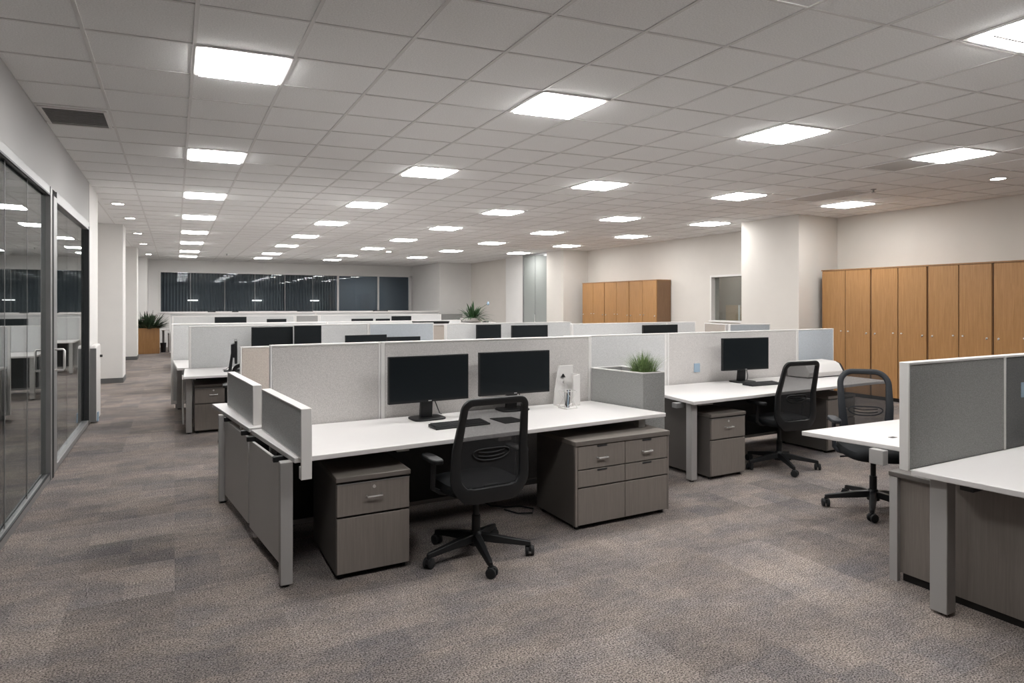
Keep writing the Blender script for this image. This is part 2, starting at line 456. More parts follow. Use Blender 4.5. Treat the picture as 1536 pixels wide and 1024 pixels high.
MB().box(11.349, 11.751, 10.27, 10.33, 1.19, 1.562).build('tape', M['paperw'], t)
# glass door in right wall
f = MB().box(10.22, 10.3, 16.86, 16.9, 0, CH).box(10.22, 10.3, 18.40, 18.44, 0, CH).box(10.22, 10.3, 16.9, 18.4, CH - .06, CH).box(10.22, 10.3, 16.9, 18.4, 0, .06)
d2 = struct(f.build('door_2', M['alu']), 'tall frosted double glass door between two piers')
for a, b in ((16.9, 17.64), (17.66, 18.4)):
    MB().box(10.25, 10.26, a, b, .06, CH - .06).build('pane', M['frost'], d2)
MB().box(10.2, 10.22, 17.6, 17.62, 1.0, 1.25).build('handle', M['chrome'], d2)
wbox('wall_door_room', 11.9, 12.1, 16.5, 19.0, mat='wall')

# ------------------------------------------------------------------ ceiling lights
def sh4(cx, cy, hx, hy):
    return [(cx - hx, cy - hy - SH * hx), (cx + hx, cy - hy + SH * hx), (cx + hx, cy + hy + SH * hx), (cx - hx, cy + hy - SH * hx)]
def ring(mb, o, i, z0, z1):
    for k in range(4):
        l = (k + 1) % 4
        mb.prism([o[k], o[l], i[l], i[k]], z0, z1)
    return mb
ords = ['nearest', 'second', 'third', 'fourth', 'fifth', 'sixth', 'seventh', 'eighth']
def make_light(label):
    t = thing('ceiling_light', label, 'ceiling light', (0, 0, CH))
    HX = T / 2 - .006
    o, i = sh4(0, 0, HX, HX), sh4(0, 0, HX - .03, HX - .03)
    ring(MB(), o, i, -.010, 0).build('frame', M['whitef'], t)
    i2 = sh4(0, 0, HX - .034, HX - .034)
    df = MB(); df.add([(p[0], p[1], -.002) for p in i] + [(p[0], p[1], -.022) for p in i2], [(0, 1, 2, 3), (4, 5, 6, 7)] + [(k, (k + 1) % 4, 4 + (k + 1) % 4, 4 + k) for k in range(4)])  # lens dropped with upright glowing sides, shaped to brighten the ceiling around it
    df.build('diffuser', M['led'], t)
    lv = MB()
    for fr in (-.33, 0, .33):
        y = fr * 2 * HX * .8
        lv.prism([(-HX + .06, y - .008 - SH * (HX - .03)), (HX - .06, y - .008 + SH * (HX - .03)), (HX - .06, y + .008 + SH * (HX - .03)), (-HX + .06, y + .008 - SH * (HX - .03))], -.025, -.022)
    lv.build('louvre', M['whitef'], t)
    return t
cols = [(0.40, 'leftmost row'), (2.733, 'second row from the glass wall'), (5.066, 'middle row'), (7.40, 'row second from the lockers'), (9.58, 'row along the lockers')]
Yb = [4.62, 7.55, 10.40, 13.05, 15.85, 18.65, 21.7, 24.0]
first = None
for ci, (cx, rn) in enumerate(cols):
    n = 0
    for k in ([-1] if ci < 4 else []) + list(range(8)):
        y = (Yb[k] if k >= 0 else 1.75) + SH * (cx - .4)
        px_ = 4.483 if ci == 2 and k < 0 else cx
        if k < 0: y = (1.78 if ci == 2 else 1.5) + (k + 1) * 2.9 + SH * (px_ - 4.483)
        if ci == 4 and k in (0, 6, 7): continue
        if ci == 3 and k == 7: continue
        lb = 'square ceiling light panel, %s in the %s' % (ords[min(n, 7)] + ' from the camera' if n else 'nearest the camera', rn)
        if k < 0: lb = 'square ceiling light panel above the camera, ' + (('beside the glass wall', 'over the near carpet', '', 'beyond the right foreground desk')[ci])
        if ci == 2 and k == -1: lb = 'square ceiling light panel cut off by the top right corner'
        if ci == 2:
            if k >= 0: lb = 'square ceiling light panel, %s in the middle row' % ('first wholly in view' if k == 0 else ords[k] + ' wholly in view')
        if ci == 4 and k == 2: px_ = 9.44
        n += 1 if k >= 0 else 0
        if first is None: first = make_light(lb); first.location = (px_, y, CH); first['group'] = 'square ceiling light panels'
        else: dup(first, (px_, y, CH), 0, lb)
# downlights
def downlight(x, y, lb, first=[None]):
    if first[0] is None:
        t = thing('downlight', lb, 'downlight', (x, y, CH), group='round recessed downlights')
        MB().lathe([(.085, 0), (.11, -.004), (.105, -.012), (.08, -.012), (.08, 0)], 24).build('ring', M['whitef'], t, smooth=True)
        MB().lathe([(.0, -.009), (.079, -.009), (.079, -.003), (0, -.003)], 24).build('lens', M['ledw'], t)
        first[0] = t
    else: dup(first[0], (x, y, CH), 0, lb)
downlight(-.80, 11.9, 'round recessed downlight just past the glass wall')
for y, lb in ((13.8, 'round recessed downlight before the first white pillar'), (16.7, 'round recessed downlight beside the first white pillar'), (19.6, 'round recessed downlight between the two white pillars'), (23.6, 'round recessed downlight past the second white pillar')):
    downlight(-.74, y, lb)
downlight(9.28, 4.22, 'round recessed downlight above the tall oak lockers')
downlight(9.45, 17.2, 'round recessed downlight in front of the frosted glass door')
downlight(5.82, 19.0, 'round warm downlight among the far square ceiling panels')
for x, lb in ((.6, 'downlight washing the blind in the bay beside the left end'), (2.84, 'downlight washing the blind in the middle bay'), (5.03, 'downlight washing the blind before the wide mullion')):
    downlight(x + .26, FY + .17, lb)
dup(first, (11.9, 11.9, CH), 0, 'square ceiling light panel added unseen to light the small room behind the interior window')  # unseen lamp added to brighten the room behind window_3
dup(first, (8.0, 29.2, CH), 0, 'square ceiling light panel added to brighten the dark room behind the plain far panes')  # extra lamp put in so the room behind the bare panes is less black
# vents
def vent(x0, x1, y0, y1, lb, grp, mat, slats):
    cx, cy = (x0 + x1) / 2, (y0 + y1) / 2
    t = thing('air_vent', lb, 'air vent', (cx, cy, CH), world=True)
    hx, hy = (x1 - x0) / 2, (y1 - y0) / 2
    o, i = sh4(cx, cy, hx, hy), sh4(cx, cy, hx - .025, hy - .025)
    ring(MB(), o, i, CH - .012, CH).build('frame', M['whitef'] if slats else M['tile'], t)
    s = MB()
    if slats:
        for k in range(12):
            y = cy - hy + .04 + k * (2 * hy - .08) / 11
            s.prism([(cx - hx + .025, y - .012 - SH * hx), (cx + hx - .025, y - .012 + SH * hx), (cx + hx - .025, y + .004 + SH * hx), (cx - hx + .025, y + .004 - SH * hx)], CH - .010, CH - .004)
        MB().prism(i, CH - .003, CH).build('backing', M['gap'], t)
    else: s.prism(i, CH - .006, CH)
    s.build('grille', M[mat], t)
vent(-.98, -.5, 6.27, 6.85, 'dark slatted air vent in the ceiling above the glass wall', None, 'grille', True)
vent(7.11, 7.69, 4.05, 4.63, 'grey perforated return vent beside a bright ceiling panel', None, 'vgrey', False)
vent(8.27, 8.86, 5.6, 6.55, 'grey perforated return vent in front of the right pier', None, 'vgrey', False)
for x, y, lb in ((8.64, 5.45, 'small sprinkler head hanging near the right pier'), (1.49, 22.4, 'small white ceiling sensor near the far window')):
    t = thing('ceiling_sprinkler', lb, 'sprinkler', (x, y, CH))
    MB().lathe([(.035, 0), (.035, -.008), (.012, -.012), (.01, -.04)], 12).build('stem', M['alu'], t)
    MB().lathe([(.0, -.04), (.025, -.042), (.025, -.046), (0, -.046)], 12).build('deflector', M['alu'], t)

# ------------------------------------------------------------------ furniture builders
def cub_panel(lb, p, q, z1, z0=.06, mat='fab', th=.05, grp=None, endw=.03, mat2=None):
    """upholstered screen panel between floor points p,q"""
    p, q = Vector((p[0], p[1], 0)), Vector((q[0], q[1], 0)); L = (q - p).length; d = (q - p) / L
    ang = math.atan2(d.y, d.x)
    t = thing('cubicle_panel', lb, 'divider panel', tuple((p + q) / 2), ang, grp)
    h = L / 2
    zb = .05 if z0 < .3 else .006
    f = MB().box(-h, -h + endw, -th / 2, th / 2, z0, z1).box(h - endw, h, -th / 2, th / 2, z0, z1)
    f.box(-h + endw, h - endw, -th / 2, th / 2, z1 - .014, z1).box(-h + endw, h - endw, -th / 2, th / 2, z0, z0 + zb)
    f.build('frame', M['whitef'], t, bevel=.004)
    MB().box(-h + endw + .001, h - endw - .001, -th / 2 + .002, th / 2 - .002, z0 + zb + .001, z1 - .015).build('fabric', M[mat], t, bevel=.003)
    if 0 < z0 < .3:
        for x in (-h + .08, h - .08): MB().box(x - .02, x + .02, -.02, .02, 0, z0).build('foot', M['leg'], t)
    return t

def pedestal(lb, x0, x1, y0, y1, h=.595, grp='drawer pedestals', sub=True):
    t = thing('drawer_pedestal', lb, 'pedestal', ((x0 + x1) / 2, (y0 + y1) / 2, 0), world=True, group=grp)
    MB().box(x0, x1, y0 + .02, y1, .025, h - .03).build('body', M['taupe_shade'], t, bevel=.002)
    MB().box(x0 - .004, x1 + .004, y0 - .006, y1, h - .03, h).build('top', M['taupe_top_shade'], t, bevel=.004)
    zb = .358
    def drawer(z0, z1, nm):
        o = MB().box(x0 + .003, x1 - .003, y0, y0 + .0195, z0, z1).build(nm, M['taupe'], t, bevel=.002)
        return o
    d1 = drawer(zb + .008, h - .042, 'drawer'); d2_ = drawer(.035, zb - .004, 'file_drawer')
    cx = (x0 + x1) / 2; zc = zb + .11
    MB().tube([(cx - .045, y0, zc), (cx - .045, y0 - .025, zc), (cx + .045, y0 - .025, zc), (cx + .045, y0, zc)], .005, 8).build('handle', M['chrome'], d1)
    MB().lathe([(.0, -.004), (.010, -.004), (.010, .006), (0, .006)], 12, (cx + .0, y0, h - .075), 'y').build('lock', M['chrome'], d1)
    MB().box(x0 + .003, x1 - .003, y0 - .003, y0 + .001, h - .046, h - .041).build('drawer_lip', M['alu'], d1)
    for x in (x0 + .03, x1 - .03):
        for y in (y0 + .05, y1 - .05): MB().lathe([(.018, 0), (.018, .012), (.012, .025)], 10, (x, y, 0)).build('foot', M['black'], t)
    return t

def desk(lb, poly, legs, name='workstation_desk', modesty=None, end=None, brackets=(), z=.735, th=.03, grp=None, loc=None):
    cx = sum(p[0] for p in poly) / len(poly); cy = sum(p[1] for p in poly) / len(poly)
    t = thing(name, lb, 'desk', (cx, cy, 0), world=True, group=grp)
    MB().prism(poly, z - th, z).build('desktop', M['white'], t, bevel=.004)
    for x, y in legs:
        l = MB().box(x - .034, x + .034, y - .034, y + .034, .015, z - th).build('leg', M['leg'], t, bevel=.004)
        MB().lathe([(.022, 0), (.022, .015)], 10, (x, y, 0)).build('foot', M['black'], l)
    if modesty:
        x0, x1, y, z0 = modesty
        m = MB().box(x0, x1, y - .012, y + .012, z0 + .03, z - th).build('modesty_panel', M['dark'], t)
        MB().box(x0, x1, y - .018, y + .012, z0, z0 + .03).build('rail', M['leg'], m)
    return t

# --- monitors
def make_monitor(lb, w=.62, h=.345, cable=True):
    t = thing('monitor', lb, 'monitor', (0, 0, 0))
    # local: faces -y ; base on z=0
    zb = .135
    MB().box(-w / 2, w / 2, -.008, .022, zb, zb + h).build('bezel', M['black'], t, bevel=.004)
    MB().box(-w / 2 + .010, w / 2 - .010, -.0092, -.0078, zb + .018, zb + h - .010).build('screen', M['screen'], t)
    MB().box(-.012, .012, -.0092, -.0078, zb + .006, zb + .012).build('badge', M['chrome'], t)
    MB().prof([(.03, zb + .08), (.065, zb + .1), (.065, zb + .28), (.022, zb + .30), (.022, zb + .08)], -.17, .17).build('rear_housing', M['blackm'], t)
    st = MB(); st.prof([(.055, .012), (.095, .012), (.062, .30), (.032, .30)], -.045, .045)
    st.build('stand', M['black'], t, bevel=.004)
    b = MB(); pts = []
    for k in range(28):
        a = 2 * math.pi * k / 28; c, s_ = math.cos(a), math.sin(a)
        pts.append((.125 * math.copysign(abs(c) ** .45, c), .05 + .10 * math.copysign(abs(s_) ** .45, s_)))
    b.prism(pts, 0, .013).build('base', M['black'], t, bevel=.003)
    if cable:
        MB().tube([(.05, .05, .17), (.07, .06, .12), (.10, .08, .06), (.13, .12, .02), (.16, .16, .006)], .004, 6).build('cable', M['black'], t)
    return t

# --- keyboards
def make_keyboard(lb, loc, rz, w=.42):
    t = thing('keyboard', lb, 'keyboard', loc, rz)
    MB().prof([(-.07, 0), (.07, 0), (.07, .022), (-.07, .012)], -w / 2, w / 2).build('case', M['black'], t, bevel=.003)
    k = MB()
    n = 18
    for r_ in range(5):
        y = -.053 + r_ * .025; zz = .014 + (y + .07) / .14 * .010
        for c in range(n):
            x = -w / 2 + .014 + c * (w - .028) / n
            if r_ == 0 and 4 <= c <= 9:
                if c > 4: continue
                k.box(x, x + 6 * (w - .028) / n - .003, y, y + .020, zz - .003, zz + .004); continue
            k.box(x, x + (w - .028) / n - .003, y, y + .020, zz - .003, zz + .004)
    k.build('keys', M['key'], t)
    return t

# --- office chair (faces +y, origin on floor under the column)
def make_chair(lb, loc, rz, back_top=1.04, back_bot=.415, roundtop=.07, wt=.425, wb=.43, fm='black', arm_z=.665, base_rot=0.):
    t = thing('office_chair', lb, 'office chair', loc, rz, 'office chairs')
    # base
    hub = MB().lathe([(.03, .07), (.045, .075), (.048, .12), (.036, .15), (.03, .16)], 18).build('hub', M['black'], t, smooth=True)
    for k in range(5):
        a = base_rot + 2 * math.pi * k / 5 - math.pi / 2
        c, s_ = math.cos(a), math.sin(a)
        lg = MB()
        prof = [(.03, .145, .10, .030), (.12, .135, .088, .027), (.22, .115, .078, .022), (.325, .097, .066, .018), (.348, .09, .064, .013)]
        vs = []; fs = []
        for r_, zt, zb, hw in prof:
            for (sx, zz) in ((-1, zb), (1, zb), (.72, zt), (-.72, zt)):
                vs.append((r_ * c - sx * hw * s_, r_ * s_ + sx * hw * c, zz))
        for i in range(len(prof) - 1):
            for j in range(4): fs.append((i * 4 + j, i * 4 + (j + 1) % 4, i * 4 + 4 + (j + 1) % 4, i * 4 + 4 + j))
        fs += [(0, 1, 2, 3), tuple(range(len(vs) - 4, len(vs)))[::-1]]
        lo = lg.add(vs, fs).build('base_leg', M['black'], t, bevel=.004)
        cs = MB()
        px, py = .342 * c, .342 * s_
        ca = a + .9 + k * .7
        m4 = Matrix.Translation((px, py, 0)) @ Matrix.Rotation(ca, 4, 'Z')
        w_ = MB()
        for sx in (-1, 1):
            w_.lathe([(.0, sx * .008), (.022, sx * .007), (.031, sx * .009), (.031, sx * .025), (.024, sx * .028), (.0, sx * .028)], 18, (0.006, 0, .031), 'y')
        w_.lathe([(.01, .03), (.01, .072)], 10, (0, 0, 0))
        w_.prof([(-.006, .03), (.006, .03), (.006, .06), (-.006, .06)], -.02, .03)
        w_.xf(m4)
        w_.build('caster', M['blackm'], lo, smooth=True)
    MB().lathe([(.027, .14), (.027, .26), (.019, .262), (.019, .40)], 18).build('gas_column', M['black'], t, smooth=True)
    mc = MB().box(-.075, .075, -.13, .13, .395, .435)
    mc.box(-.05, .05, -.18, -.1, .39, .43)
    mc.build('mechanism', M['black'], t, bevel=.01)
    MB().tube([(.07, .02, .41), (.2, .02, .405), (.24, .02, .40)], .007, 8).build('lever', M['black'], t)
    # seat : rounded super-ellipse cushion
    sm = MB(); n = 36; rows = [(.80, .432), (.95, .437), (1.0, .455), (1.0, .475), (.96, .497), (.82, .508), (.5, .511), (.0, .509)]
    vs = []; fs = []
    for sc_, z in rows:
        for k in range(n):
            a = 2 * math.pi * k / n; c, s_ = math.cos(a), math.sin(a)
            x = .248 * math.copysign(abs(c) ** .55, c) * sc_; y = .235 * math.copysign(abs(s_) ** .55, s_) * sc_ + .02
            zz = z - (.03 * max(0, (y - .12) / .14) ** 2)
            vs.append((x, y, zz))
    for i in range(len(rows) - 1):
        for k in range(n): fs.append((i * n + k, i * n + (k + 1) % n, (i + 1) * n + (k + 1) % n, (i + 1) * n + k))
    fs.append(tuple(range(n))[::-1])
    sm.add(vs, fs).build('seat', M['seatf'], t, smooth=True)
    # back: surface y(z)
    def yb(z, x=0):
        u = max(-.2, (z - .47) / .57)
        return -.215 - .075 * u * u - .02 * math.sin(u * math.pi) * -1 + .16 * x * x * 1.2
    def hw(z):
        u = min(1, max(0, (z - back_bot) / (back_top - back_bot)))
        return (wb * (1 - u) + wt * u) / 2 + .018 * math.sin(u * math.pi) * (-.3)
    pts = []; ns = []
    H = back_top - back_bot
    def corner(cx, cz, r, a0, a1, m=8):
        return [(cx + r * math.cos(a0 + (a1 - a0) * i / m), cz + r * math.sin(a0 + (a1 - a0) * i / m)) for i in range(m + 1)]
    rt, rb = roundtop, .12
    w1_, w0_ = wt / 2 - .022, wb / 2 - .022
    lo = back_bot + .03; hi = back_top - .02
    loop = corner(w0_ - rb, lo + rb, rb, -math.pi / 2, 0) + [(w0_ * .6 + w1_ * .4 + .006, lo + H * .45)] + corner(w1_ - rt, hi - rt, rt, 0, math.pi / 2)
    loop = loop + [(-x, z) for x, z in loop[::-1]]
    pl = []; ww = []
    for x, z in loop:
        pl.append((x, yb(z, x), z)); ns.append((0, 1, .15))
        u = (z - lo) / (hi - lo)
        ww.append(.044 + .036 * max(0, 1 - u) ** 1.5 if z > lo + .02 else .10)
    MB().sweep(pl, ns, ww, .03, 12).build('back_frame', M[fm], t, smooth=True)
    # mesh sheet
    ms = MB(); nz, nx = 14, 10; vs = []; fs = []
    for i in range(nz + 1):
        z = lo + (hi - lo) * i / nz
        u = i / nz
        half = w0_ * (1 - u) + w1_ * u
        if z < lo + rb: half = min(half, w0_ - rb + math.sqrt(max(0, rb * rb - (lo + rb - z) ** 2)))
        if z > hi - rt: half = min(half, w1_ - rt + math.sqrt(max(0, rt * rt - (z - hi + rt) ** 2)))
        for j in range(nx + 1):
            x = half * (-1 + 2 * j / nx); vs.append((x, yb(z, x), z))
    for i in range(nz):
        for j in range(nx): k = i * (nx + 1) + j; fs.append((k, k + 1, k + nx + 2, k + nx + 1))
    ms.add(vs, fs).build('back_mesh', M['chmesh'], t, smooth=True)
    # lumbar support
    zl = lo + (hi - lo) * .44
    lm = MB()
    def yl(x, z): return yb(z, x) + .012
    outl = []
    for k in range(28):
        a = 2 * math.pi * k / 28; c, s_ = math.cos(a), math.sin(a)
        x = .125 * math.copysign(abs(c) ** .7, c); z = zl + .036 * s_ - .01 * (1 - (x / .125) ** 2)
        outl.append((x, yl(x, z) - .016, z))
    lm.tube(outl, .005, 6, True)
    for dz in (-.012, .012):
        lm.tube([(x / 100, yl(x / 100, zl + dz) - .016, zl + dz - .012 * (1 - (x / 9.5) ** 2)) for x in range(-9, 10, 2)], .004, 6)
    lm.build('lumbar_support', M[fm], t, smooth=True)
    # spine bracket joining back to seat
    MB().prof([(-.05, .40), (-.05, .43), (-.20, .45), (yb(lo) + .03, lo + .06), (yb(lo) + .008, lo + .06), (yb(lo) + .008, .45), (-.18, .41)], -.05, .05).build('back_bracket', M[fm], t, bevel=.006)
    # armrests
    for sx in (-1, 1):
        x = sx * max(.275, wb / 2 + .042)
        a_ = MB().tube([(sx * .20, .0, .43), (sx * .25, .0, .44), (x, -.01, .47), (x, -.02, arm_z - .03)], .016, 8).build('armrest', M[fm], t, smooth=True)
        pad = MB(); pp = []
        for k in range(24):
            q = 2 * math.pi * k / 24; c, s_ = math.cos(q), math.sin(q)
            pp.append((x + .038 * math.copysign(abs(c) ** .6, c), -.0 + .12 * math.copysign(abs(s_) ** .6, s_)))
        pad.prism(pp, arm_z - .03, arm_z).build('arm_pad', M[fm], a_, bevel=.008)
    return t

# ------------------------------------------------------------------ cluster A : near workstation
desk('white desk of the near workstation with two monitors on it', [(.592, 3.70), (3.43, 3.85), (3.385, 4.07), (3.27, 4.655), (.462, 4.67)], [(.556, 3.775)], modesty=(.62, 2.47, 4.60, .07))
A = bpy.data.objects['workstation_desk']
# slanted end panel, brackets, rail, support post
MB().prism([(.548, 3.86), (.566, 3.86), (.468, 4.66), (.450, 4.66)], .075, .672).build('end_panel', M['endp'], A, bevel=.003)
for (x, y) in ((.535, 3.93), (.455, 4.60)):
    MB().box(x - .028, x + .03, y - .02, y + .02, .672, .704).build('bracket', M['black'], A, bevel=.003)
MB().box(3.20, 3.26, 3.90, 3.96, .634, .705).build('support_post', M['leg'], A)
MB().box(.66, 3.2, 4.30, 4.36, .66, .705).build('cross_beam', M['dark'], A)
MB().box(1.95, 2.05, 3.86, 3.94, .66, .705).build('bracket', M['endp'], A)
MB().box(1.25, 1.33, 3.90, 3.98, .655, .705).build('bracket', M['endp'], A)
D2 = desk('white desk end behind the divider of the near workstation', [(.455, 4.735), (3.27, 4.735), (3.27, 6.03), (.285, 6.03)], [(.345, 5.60)], modesty=(.5, 3.2, 4.79, .07))
MB().prism([(.448, 4.74), (.466, 4.74), (.372, 5.54), (.354, 5.54)], .075, .672).build('end_panel', M['endp'], D2, bevel=.003)
for (x, y) in ((.44, 4.84), (.37, 5.46)):
    MB().box(x - .028, x + .03, y - .02, y + .02, .672, .704).build('bracket', M['black'], D2, bevel=.003)
# desk screens
def desk_screen(lb, p, q, z1, z0, drop):
    p, q = Vector((p[0], p[1], 0)), Vector((q[0], q[1], 0)); L = (q - p).length; d = (q - p) / L
    t = thing('desk_screen', lb, 'desk screen', tuple((p + q) / 2) , math.atan2(d.y, d.x), 'low end screens')
    h = L / 2; th = .03
    f = MB().box(-h, -h + .014, -th, th, z0 if not drop else drop, z1).box(h - .014, h, -th, th, z0, z1)
    if drop: f.box(-h + .014, -h + .05, -th, th, drop, z0 - .045)
    f.box(-h + .014, h - .014, -th, th, z1 - .012, z1).box(-h + .014, h - .014, -th, th, z0, z0 + .006)
    f.build('frame', M['whitef'], t, bevel=.003)
    MB().box(-h + .014, h - .014, -th + .002, th - .002, z0 + .006, z1 - .012).build('fabric', M['fabc'], t)
desk_screen('low grey end screen at the front corner of the near desk', (.648, 3.645), (.555, 4.64), 1.015, .735, .62)
desk_screen('low grey end screen on the desk end behind, nearer the corridor', (.520, 4.83), (.425, 5.90), 1.018, .735, None)
cub_panel('grey fabric divider beside the low end screens of the near desk', (.585, 4.702), (1.368, 4.702), 1.31, mat='fab', endw=.014)
cub_panel('long grey fabric divider behind the two near monitors', (1.372, 4.702), (3.30, 4.702), 1.31, mat='fab')
cub_panel('tan fabric divider showing past the end of the near grey divider', (.512, 6.10), (1.75, 6.10), 1.216, mat='fabt', endw=.012)
# planter divider box
t = thing('planter_box', 'grey fabric planter box at the end of the near desk', 'planter', (3.5, 4.4, 0), world=True)
pb = [(3.395, 4.085), (3.625, 4.085), (3.625, 4.66), (3.285, 4.66)]
pi = [(3.415, 4.105), (3.605, 4.105), (3.605, 4.64), (3.305, 4.64)]
mb = MB(); ring(mb, pb, pi, .0, 1.022); mb.prism(pi, .0, .94); mb.build('body', M['fabg'], t)
mb = MB(); ring(mb, [(a + dx, b + dy) for (a, b), (dx, dy) in zip(pb, ((-.003, -.003), (.003, -.003), (.003, .003), (-.003, .003)))], pi, 1.022, 1.03); mb.build('rim', M['whitef'], t)
MB().prism(pi, .94, .985).build('soil', M['soil'], t)
# grass tuft
t = thing('grass_plant', 'tuft of green grass growing out of the grey planter box', 'plant', (3.52, 4.23, .985))
b = MB(); rnd = random.Random(3)
for k in range(700):
    a = rnd.uniform(0, 6.283); r0 = .10 * math.sqrt(rnd.random()); lean = rnd.uniform(.0, .13) * (r0 / .085 + .3); hgt = rnd.uniform(.17, .28) * (1 - .3 * r0 / .085)
    bx, by = r0 * math.cos(a) , r0 * math.sin(a); w = rnd.uniform(.002, .0036); aa = a + rnd.uniform(-.6, .6)
    px, py = -math.sin(aa) * w, math.cos(aa) * w
    vs = []
    for u in (0, .4, .75, 1.0):
        x = bx + math.cos(aa) * lean * u * u; y = by + math.sin(aa) * lean * u * u; z = hgt * u * (1 - .1 * u); q = 1 - u * .95
        vs += [(x - px * q, y - py * q, z), (x + px * q, y + py * q, z)]
    b.add(vs, [(0, 1, 3, 2), (2, 3, 5, 4), (4, 5, 7, 6)])
b.build('blades', M['grass'], t)
# storage
pedestal('grey brown drawer pedestal under the corner of the near desk', .822, 1.262, 3.69, 4.38)
# four-drawer credenza
t = thing('drawer_cabinet', 'wide grey brown cabinet of four drawers and two files under the near desk', 'cabinet', (2.9, 4.0, 0), world=True)
x0, x1, y0, y1, h = 2.482, 3.335, 3.712, 4.25, .63
MB().box(x0, x1, y0 + .02, y1, .03, h - .035).build('body', M['taupe_shade'], t, bevel=.002)
MB().box(x0 - .006, x1 + .006, y0 - .008, y1, h - .035, h).build('top', M['taupe_top_shade'], t, bevel=.004)
MB().box(x0, x0 + .018, y0, y0 + .02, .03, h - .036).box(x1 - .012, x1, y0, y0 + .02, .03, h - .036).build('stile_or_slit_shade', M['taupe'], t)
xm = (x0 + x1) / 2 + .01
for a, c in ((x0 + .022, xm - .002), (xm + .002, x1 - .015)):
    for k, (za, zc) in enumerate(((.428, .59), (.302, .420), (.035, .292))):
        d = MB().box(a, c, y0, y0 + .0195, za, zc).build('drawer' if k < 2 else 'file_drawer', M['taupe'], t, bevel=.002)
        cx = (a + c) / 2
        if k == 0:
            MB().tube([(cx - .04, y0, za + .07), (cx - .04, y0 - .022, za + .07), (cx + .04, y0 - .022, za + .07), (cx + .04, y0, za + .07)], .006, 8).build('handle', M['chrome'], d)
        if k < 2:
            MB().box(cx - .042, cx + .042, y0 - .004, y0 + .001, zc - .014, zc - .003).build('finger_pull', M['darkalu'], d)
for x in (x0 + .04, x1 - .04):
    for y in (y0 + .05, y1 - .05): MB().lathe([(.02, 0), (.02, .03)], 10, (x, y, 0)).build('foot', M['black'], t)
# monitors
m1 = make_monitor('black monitor at the left of the pair on the near desk'); m1['group'] = 'desk monitors'
m1.location = (1.675, 4.45, .735); m1.rotation_euler = (0, 0, R(2)); m1.scale = (1.03, 1, 1)
dup(m1, (2.425, 4.50, .735), R(-1), 'black monitor beside the white file holder on the near desk')
make_keyboard('black keyboard on the near desk', (1.78, 4.13, .735), R(2))
t = thing('mouse_pad', 'dark pad on the near desk seen through the mesh chair', 'mouse pad', (2.17, 4.16, .735), R(8))
MB().prism([(-.09, -.11), (.09, -.11), (.10, .08), (-.07, .12)], 0, .006).build('pad', M['blackm'], t, bevel=.002)
# white file holder
t = thing('file_holder', 'white slanted file holder beside the wire pen cup', 'file holder', (2.94, 4.53, .735), R(4))
MB().profy([(-.10, .002), (.10, .002), (.10, .335), (-.045, .335), (-.085, .14)], .045, .06).build('back_plate', M['whitef'], t, bevel=.002)
MB().profy([(.02, .002), (.10, .002), (.10, .265), (.03, .255)], -.055, -.045).build('front_plate', M['whitef'], t, bevel=.002)
MB().box(.09, .10, -.045, .045, .002, .265).box(-.09, .09, -.045, .045, 0, .006).build('side_plate', M['whitef'], t)
MB().profy([(-.03, .235), (.01, .235), (-.01, .265)], .03, .045).build('clip', M['black'], t)
MB().lathe([(0, .037), (.010, .037), (.010, .045), (0, .045)], 12, (0, 0, .195), 'y').build('magnet', M['chrome'], t)
# wire pen cup with pens
t = thing('pen_cup', 'white wire pen cup in front of the file holder', 'pen cup', (2.872, 4.41, .735), R(6))
w_ = MB()
s_ = .055
for z in (.004, .145):
    w_.tube([(-s_, -s_, z), (s_, -s_, z), (s_, s_, z), (-s_, s_, z)], .0028, 6, True)
for a, c in (((-s_, -s_), (s_, -s_)), ((s_, -s_), (s_, s_)), ((s_, s_), (-s_, s_)), ((-s_, s_), (-s_, -s_))):
    w_.tube([(a[0], a[1], .004), (c[0], c[1], .145)], .0024, 6); w_.tube([(c[0], c[1], .004), (a[0], a[1], .145)], .0024, 6)
w_.build('wire_frame', M['whitef'], t)
MB().box(-s_ + .004, s_ - .004, -s_ + .004, s_ - .004, 0, .004).build('floor_plate', M['whitef'], t)
for i, (dx, dy, lean, mt, lb) in enumerate(((-.022, -.015, .004, 'black', 'black pen in the wire cup'), (-.012, .012, -.006, 'black', 'black pen in the wire cup'), (-.028, .006, .0, 'chrome', 'silver pen in the wire cup'), (-.018, -.028, .003, 'bluen', 'blue pen in the wire cup'), (.006, -.005, .006, 'black', 'black pen in the wire cup'))):
    p = MB().tube([(2.872 + dx, 4.41 + dy, .741), (2.872 + dx + lean, 4.41 + dy, .80), (2.872 + dx + lean * 2, 4.41 + dy, .885)], .0045, 8).build('pen', M[mt], off=(2.872 + dx, 4.41 + dy, .741), smooth=True)
    p.location = (2.872 + dx, 4.41 + dy, .741); tag(p, lb, 'pen', 'pens in the wire cup')
make_chair('black mesh office chair drawn up to the near desk', (1.69, 3.66, 0), R(2), base_rot=R(-12), wt=.455, wb=.515, roundtop=.05)
# cables on floor under desk
c_ = MB().tube([(2.25, 4.35, .008), (2.3, 4.22, .008), (2.4, 4.18, .008), (2.46, 4.26, .008), (2.40, 4.36, .008), (2.28, 4.40, .008), (2.2, 4.48, .008), (2.1, 4.55, .06), (2.05, 4.57, .3)], .006, 6).build('power_cable', M['black'], smooth=True)
tag(c_, 'loose black cable on the carpet beneath the near desk', 'cable')

